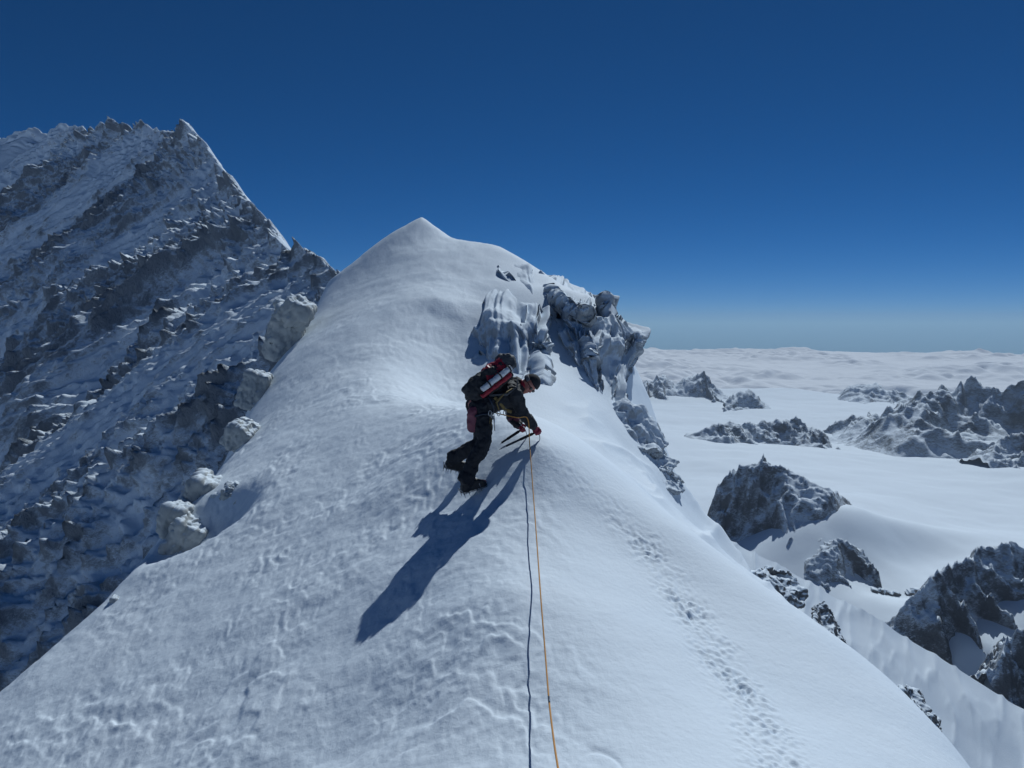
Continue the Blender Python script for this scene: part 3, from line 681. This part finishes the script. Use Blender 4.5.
# trousers
bm = bmesh.new()
prim_sphere(bm, hip, (.155, .165, .125))
tube(bm, [hip+Vector((-.02, 0, -.07)), hip.lerp(chest, .28)], [(.165, .13), (.15, .12)], 18)
for h_, k_, a_ in ((hip_n, knee_n, ank_n), (hip_f, knee_f, ank_f)):
    capsule(bm, h_, k_, .106, .076); mid = k_.lerp(a_, .45)+Vector((-.015, 0, 0))
    tube(bm, [k_, mid, a_+(k_-a_).normalized()*.06], [.077, .072, .068], 14); prim_sphere(bm, k_, .078)
    tube(bm, [a_+(k_-a_).normalized()*.09, a_+(k_-a_).normalized()*-.01], [.073, .083], 14)
part("trousers", bm, .009, C_trous, person, 3, [(.022, 7, (1, 1, .8), True, 5), (.008, 22, (1, 1, 1), False, 6)])
# jacket with hood down
bm = bmesh.new()
tube(bm, [hip.lerp(chest, .05), hip.lerp(chest, .3), hip.lerp(chest, .65), chest, chest.lerp(neck, .6), neck], [(.165, .13), (.16, .125), (.165, .13), (.175, .135), (.13, .11), (.08, .075)], 20)
prim_sphere(bm, chest, (.15, .19, .14))
for a, b, c in ((sh_n, el_n, wr_n), (sh_f, el_f, wr_f)):
    capsule(bm, chest.lerp(a, .5), a, .10, .085); capsule(bm, a, b, .082, .062); capsule(bm, b, c, .062, .045)
prim_sphere(bm, neck+Vector((-.05, .0, .04)), (.08, .10, .06))
jk = part("jacket", bm, .009, C_jacket, person, 3, [(.022, 7, (1, 1, 1), True, 15), (.008, 22, (1, 1, 1), False, 16)])
bm = bmesh.new()
tube(bm, [neck-hf*0+Vector((0, 0, 0)), neck.lerp(HM @ Vector((0, 0, -.07)), .5), HM @ Vector((0, .01, -.075))], [.083, .080, .073], 18)
part("neck_gaiter", bm, .008, C_red, person, 2, [(.012, 16, (1, 1, 1), True, 18)])
for nm, e_, w_ in (("cuff", el_f, wr_f),):
    bm = bmesh.new(); tube(bm, [e_.lerp(w_, .05), e_.lerp(w_, .85)], [.066, .05], 14)
    tag(part("forearm_sleeve", bm, None, C_mauve, jk, 0), "dark red far forearm sleeve")
# knitted hat, band, sunglasses
def shell(r, off, zmin, zmax=9, ymax=9, seg=40):
    b = bmesh.new(); bmesh.ops.create_uvsphere(b, u_segments=seg, v_segments=24, radius=1)
    bmesh.ops.transform(b, matrix=Matrix.Translation(off) @ Matrix.Diagonal((*r, 1)), verts=b.verts)
    bmesh.ops.delete(b, geom=[v for v in b.verts if v.co.z < zmin+ (.035 if v.co.y > .03 else -.02) or v.co.z > zmax], context='VERTS')
    g = bmesh.ops.solidify(b, geom=b.faces[:], thickness=-.007)
    return xs(b, HM)
hat = part("hat", shell((.085, .105, .115), (0, -.002, .026), .01), None, C_hat, person)
part("head_band", shell((.090, .110, .118), (0, -.002, .022), .025, .062), None, C_band, hat)
bm = bmesh.new()
for sx in (-1, 1):
    prim_sphere(bm, (sx*.033, .090, .012), (.028, .010, .020)); tube(bm, [(sx*.055, .082, .015), (sx*.078, .03, .012), (sx*.08, -.015, .008)], .004, 6)
tube(bm, [(-.012, .1, .014), (.012, .1, .014)], .004, 6)
part("sunglasses", xs(bm, HM), None, C_lens, person)
# boots and crampons
def boot(M, a_, k_):
    bm = bmesh.new()
    prim_hull(bm, [(x, y*w, z) for x, w, z in ((.035, .025, .012), (.0, .048, .010), (-.10, .046, .010), (-.26, .040, .010), (-.285, .02, .012), (.03, .022, .05), (-.02, .044, .085), (-.12, .042, .105), (-.27, .036, .09)) for y in (-1, 1)])
    xs(bm, M); up = (k_-a_).normalized()
    tube(bm, [M @ Vector((-.20, 0, .05)), a_, a_+up*.13], [(.055, .062), (.058, .060), (.066, .066)], 16)
    prim_sphere(bm, M @ Vector((-.10, 0, .09)), (.07, .045, .04))
    b = part("boot", bm, .007, C_boot, person, 2, [(.004, 30, (1, 1, 1), False, 7)])
    bm = bmesh.new()
    for sx in (-1, 1):
        tube(bm, [(.045, sx*.02, .004), (0, sx*.046, .004), (-.11, sx*.042, .004), (-.27, sx*.038, .004)], .005, 6)
        for x in (.01, -.06, -.11, -.21, -.27): tube(bm, [(x, sx*.043, .006), (x+.004, sx*.048, -.042)], [.008, .001], 6)
        tube(bm, [(.03, sx*.018, .005), (.085, sx*.022, -.022)], [.008, .0015], 6)
        tube(bm, [(-.06, sx*.045, .004), (-.075, sx*.040, .09), (-.08, 0, .128)], .005, 6)
        tube(bm, [(-.27, sx*.04, .004), (-.30, sx*.02, .07)], .005, 6)
    for x in (.0, -.1, -.21, -.26): tube(bm, [(x, -.046, .003), (x, .046, .003)], .005, 6)
    c = part("crampon", xs(bm, M), None, C_steel, b)
boot(bf_n, ank_n, knee_n); boot(bf_f, ank_f, knee_f)
# gloves gripping the axe heads
axn_tip = Cc(335, 523, yb+.32); axf_tip = Cc(338, 497, yb+.46)
def axe_matrix(h, tip, down):
    z = (h-tip).normalized(); x = (down-z*down.dot(z)).normalized(); return Matrix.Translation(h) @ Matrix((x, z.cross(x), z)).transposed().to_4x4()
AM_n = axe_matrix(hand_n, axn_tip, Vector((.5, .3, -.8))); AM_f = axe_matrix(hand_f, axf_tip, Vector((.5, .3, -.8)))
def glove(M, wr, h):
    bm = bmesh.new(); loc = (M.inverted() @ wr).normalized(); side = 1
    # palm sits on the axe head, fingers curl over the far side of it and close below
    b = loc-Vector((0, 0, 1))*loc.z*.2; b.normalize(); ax = Vector((1, 0, 0)); ax = (ax-b*ax.dot(b)).normalized(); nrm = b.cross(ax)
    pc = b*.03
    F = Matrix((ax, nrm, b)).transposed()
    prim_sphere(bm, pc, (.046, .024, .036), F)
    capsule(bm, M.inverted() @ wr, pc+b*.01, .038, .034)
    for k, (u, L) in enumerate(((-.034, .9), (-.012, 1.05), (.011, 1.0), (.033, .8))):
        p = [pc+ax*u+nrm*.012, pc+ax*u+nrm*.034*L-b*.026, pc+ax*u*.95+nrm*.024*L-b*.055*L, pc+ax*u*.9-nrm*.004-b*.062*L]
        tube(bm, p, [.0125, .0125, .011, .009], 8); [prim_sphere(bm, q, .012, seg=8) for q in p]
    p = [pc-ax*.035-nrm*.008, pc-ax*.052-nrm*.026-b*.018, pc-ax*.035-nrm*.030-b*.042]
    tube(bm, p, [.015, .0135, .011], 8); [prim_sphere(bm, q, .0125, seg=8) for q in p]
    part("glove", xs(bm, M), .0045, C_glove, person, 1)
glove(AM_n, wr_n, hand_n); glove(AM_f, wr_f, hand_f)
# harness
bm = bmesh.new()
def loop(c, d, r1, r2, r=.012, n=28):
    f = frame(d); P = [c+f.col[0]*math.cos(a)*r1+f.col[1]*math.sin(a)*r2 for a in [2*math.pi*k/n for k in range(n+1)]]
    tube(bm, P, r, 8)
td = (chest-hip).normalized()
loop(hip.lerp(chest, .18), td, .172, .140, .016)
for h_, k_ in ((hip_n, knee_n), (hip_f, knee_f)): loop(h_.lerp(k_, .28), (k_-h_), .115, .115, .013)
tie = hip.lerp(chest, .25)+Vector((.10, -.06, -.11))
har = part("harness", bm, None, C_dark, person)
bm = bmesh.new(); tube(bm, [Cc(310, 275, yb+.08), Cc(335, 300, yb+.12), Cc(360, 335, yb+.17), Cc(390, 345, yb+.25)], (.008, .02), 8)
tube(bm, [Cc(395, 235, yb+.16), Cc(350, 262, yb+.10), Cc(318, 300, yb+.07), Cc(330, 335, yb+.12)], (.018, .009), 8)
part("chest_strap", bm, None, C_tan, person)
def biner(c, r=.03, gear=None, mat=C_steel):
    bm = bmesh.new(); n = 16
    P = [c+Vector((math.cos(a)*r*.55, .0, math.sin(a)*r)) for a in [2*math.pi*k/n for k in range(n+1)]]; tube(bm, P, .005, 6)
    part("carabiner", bm, None, mat, har)
for cx, cy, dy in ((288, 352, -.07), (300, 362, -.08), (330, 352, .06), (360, 350, .14), (195, 345, .02), (188, 372, .02)): biner(Cc(cx, cy, yb+dy))
bm = bmesh.new(); tube(bm, [Cc(306, 365, yb-.07), Cc(309, 400, yb-.07), Cc(311, 435, yb-.06)], [(.012, .009), (.009, .007), (.006, .005)], 8); part("ice_screw", bm, None, C_steel, har)
bm = bmesh.new(); tube(bm, [Cc(292, 365, yb-.05), Cc(296, 400, yb-.05), Cc(290, 425, yb-.05), Cc(286, 400, yb-.05), Cc(290, 365, yb-.05)], .004, 6); part("sling", bm, None, C_tan, har)
bm = bmesh.new(); tube(bm, [Cc(208, 322, yb+.0), Cc(203, 345, yb-.01), Cc(200, 400, yb), Cc(203, 435, yb+.02)], [.03, .048, .052, .03], 12); prim_sphere(bm, Cc(203, 420, yb+.01), .05)
part("stuff_sack", bm, .01, C_mauve, har, 2, [(.02, 9, (1, 1, 1), True, 2)])

# ice axes
def ice_axe(M, L, lab):
    e = empty("ice_axe", M @ Vector((0, 0, -L)))
    tag(e, lab, "ice axe", "the climber's two ice axes"); bpy.context.view_layer.update()
    bm = bmesh.new(); tube(bm, [(0, 0, .0), (0, 0, -.3), (0, 0, -L+.05)], [(.014, .010), (.013, .010), (.013, .010)], 12); part("shaft", xs(bm, M), None, C_dark, e)
    bm = bmesh.new(); tube(bm, [(0, 0, -.06), (0, 0, -.22)], [(.018, .014), (.0165, .013)], 12); part("grip", xs(bm, M), None, C_hat, e)
    bm = bmesh.new(); tube(bm, [(0, 0, -L+.06), (0, 0, -L+.01), (.006, 0, -L-.045)], [(.012, .010), (.010, .008), .001], 10); part("spike", xs(bm, M), None, C_steel, e)
    bm = bmesh.new(); tube(bm, [(-.02, 0, .012), (.05, 0, .014), (.10, 0, .0), (.15, 0, -.035)], [(.016, .004), (.018, .004), (.012, .003), (.002, .001)], 8); part("pick", xs(bm, M), None, C_steel, e)
    bm = bmesh.new(); prim_hull(bm, [(-.01, .006, .022), (-.01, -.006, .022), (-.01, .006, .0), (-.01, -.006, .0), (-.085, .026, .0), (-.085, -.026, .0), (-.08, .022, .006), (-.08, -.022, .006)]); part("adze", xs(bm, M), None, C_steel, e)
ice_axe(AM_n, (hand_n-axn_tip).length-.03, "dark ice axe in the nearer hand, its shaft lying lower over the snow")
ice_axe(AM_f, (hand_f-axf_tip).length-.03, "dark ice axe in the farther hand, its shaft just above the other")

# backpack
A = Vector((.74, .36, .56)).normalized(); B = Vector((-.57, 0, .8)); B = (B-A*B.dot(A)).normalized(); Cx = A.cross(B)
if Cx.y > 0: Cx = -Cx
pcen = Cc(276, 204, yb+.24)
PM = Matrix.Translation(pcen) @ Matrix((A, Cx, B)).transposed().to_4x4()           # x up the back, y towards the near side, z away from the back
pk = empty("backpack", PM @ Vector((-.27, 0, -.1))); bpy.context.view_layer.update()
tag(pk, "black and red backpack with a pale foam roll strapped on, worn by the climber", "backpack")
bm = bmesh.new()
prim_hull(bm, [(x, y*w, z) for x, w, z in ((-.26, .11, -.09), (-.29, .10, .0), (-.25, .11, .10), (-.1, .14, .13), (-.1, .15, -.12), (.2, .13, .10), (.2, .14, -.12), (.27, .10, .05), (.27, .10, -.10), (.05, .15, .12)) for y in (-1, 1)])
part("pack_body", xs(bm, PM), .011, C_pack, pk, 3, [(.035, 6, (1, 1, 1), True, 33), (.01, 18, (1, 1, 1), False, 34)])
bm = bmesh.new()
prim_hull(bm, [(x, y, z) for x, y, z in ((-.02, .160, .03), (.26, .145, .02), (.27, .10, .115), (.06, .12, .14), (.0, .145, .09), (.27, -.08, .11), (.06, -.08, .13), (.0, .160, .03), (.1, .10, .15), (.26, .0, .0), (-.05, .0, .0))])
part("red_panel", xs(bm, PM), .010, C_red, pk, 3, [(.03, 8, (1, 1, 1), True, 43), (.008, 25, (1, 1, 1), False, 44)])
bm = bmesh.new()
prim_hull(bm, [(x, y*w, z) for x, w, z in ((.25, .11, .13), (.25, .12, -.05), (.37, .09, .11), (.37, .10, -.03), (.31, .11, .16), (.41, .06, .05)) for y in (-1, 1)])
lid = part("pack_lid", xs(bm, PM), .011, C_grey, pk, 3, [(.03, 8, (1, 1, 1), True, 53)])
bm = bmesh.new(); tube(bm, [(-.16, .185, -.015), (.0, .19, -.015), (.27, .185, -.02)], [(.036, .033), (.037, .034), (.034, .032)], 18)
part("foam_roll", xs(bm, PM), .007, C_white, pk, 1, [(.006, 20, (1, 1, 1), False, 63)])
for x in (-.06, .10, .24):
    bm = bmesh.new(); n = 16
    P = [Vector((x, .187+math.cos(a)*.041, -.016+math.sin(a)*.041)) for a in [2*math.pi*k/n for k in range(n+1)]]; tube(bm, P, .009, 6)
    part("roll_strap", xs(bm, PM), None, C_pack, pk)
bm = bmesh.new(); tube(bm, [(-.20, .16, -.075), (.0, .185, -.08), (.22, .17, -.08)], [(.02, .02), (.024, .022), (.02, .02)], 12)
part("red_side_pouch", xs(bm, PM), .007, C_red, pk, 2, [(.012, 15, (1, 1, 1), True, 73)])
for sy in (.11, -.11):
    bm = bmesh.new(); tube(bm, [(.22, sy, -.10), (.27, sy*1.15, -.17), (.20, sy*1.35, -.24), (.05, sy*1.4, -.235), (-.12, sy*1.2, -.12)], (.026, .009), 8)
    part("shoulder_strap", xs(bm, PM), None, C_grey, pk)

# rope
def HR(px, py, h):
    a, dy, dz = ray(px, py); ys = np.linspace(1.0, 14, 4000); t = ys/dy
    below = (dz*t) < base_h(a*t, ys)+h
    k = int(np.argmax(below)); return Vector((a*t[k], ys[k], dz*t[k]))
rp = [tie, Cc(415, 372, yb+.10), Cc(468, 378, yb+.24), HR(529.5, 442, .06), HR(531, 462, .06), HR(533, 490, .11), HR(536, 530, .20), HR(541, 600, .27), HR(545, 650, .29), HR(549, 700, .31), HR(554, 742, .33), HR(558, 768, .34), HR(565, 815, .37), Vector((.22, 1.5, -1.35)), Vector((.18, .35, -.95)), Vector((.1, .05, -.75))]
def catmull(P, n=14):
    out = []; Q = [P[0]]+P+[P[-1]]
    for i in range(1, len(Q)-2):
        p0, p1, p2, p3 = Q[i-1:i+3]
        for k in range(n):
            t = k/n; out.append(.5*((2*p1)+(p2-p0)*t+(2*p0-5*p1+4*p2-p3)*t*t+(3*p1-p0-3*p2+p3)*t**3))
    out.append(P[-1]); return out
rc = catmull(rp)
bm = bmesh.new(); tube(bm, rc, .0058, 10)
rope = link("rope", to_mesh(bm, "rope"), C_rope)
tag(rope, "thin orange climbing rope running from the climber's waist down the snow to the viewer", "rope")
k0 = min(range(len(rc)), key=lambda i: (rc[i]-HR(549, 700, .31)).length)
bm = bmesh.new(); tube(bm, rc[k0-1:k0+2], .0066, 10); tag(link("middle_mark", to_mesh(bm, "middle_mark"), C_dark, rope), "dark middle mark on the rope")
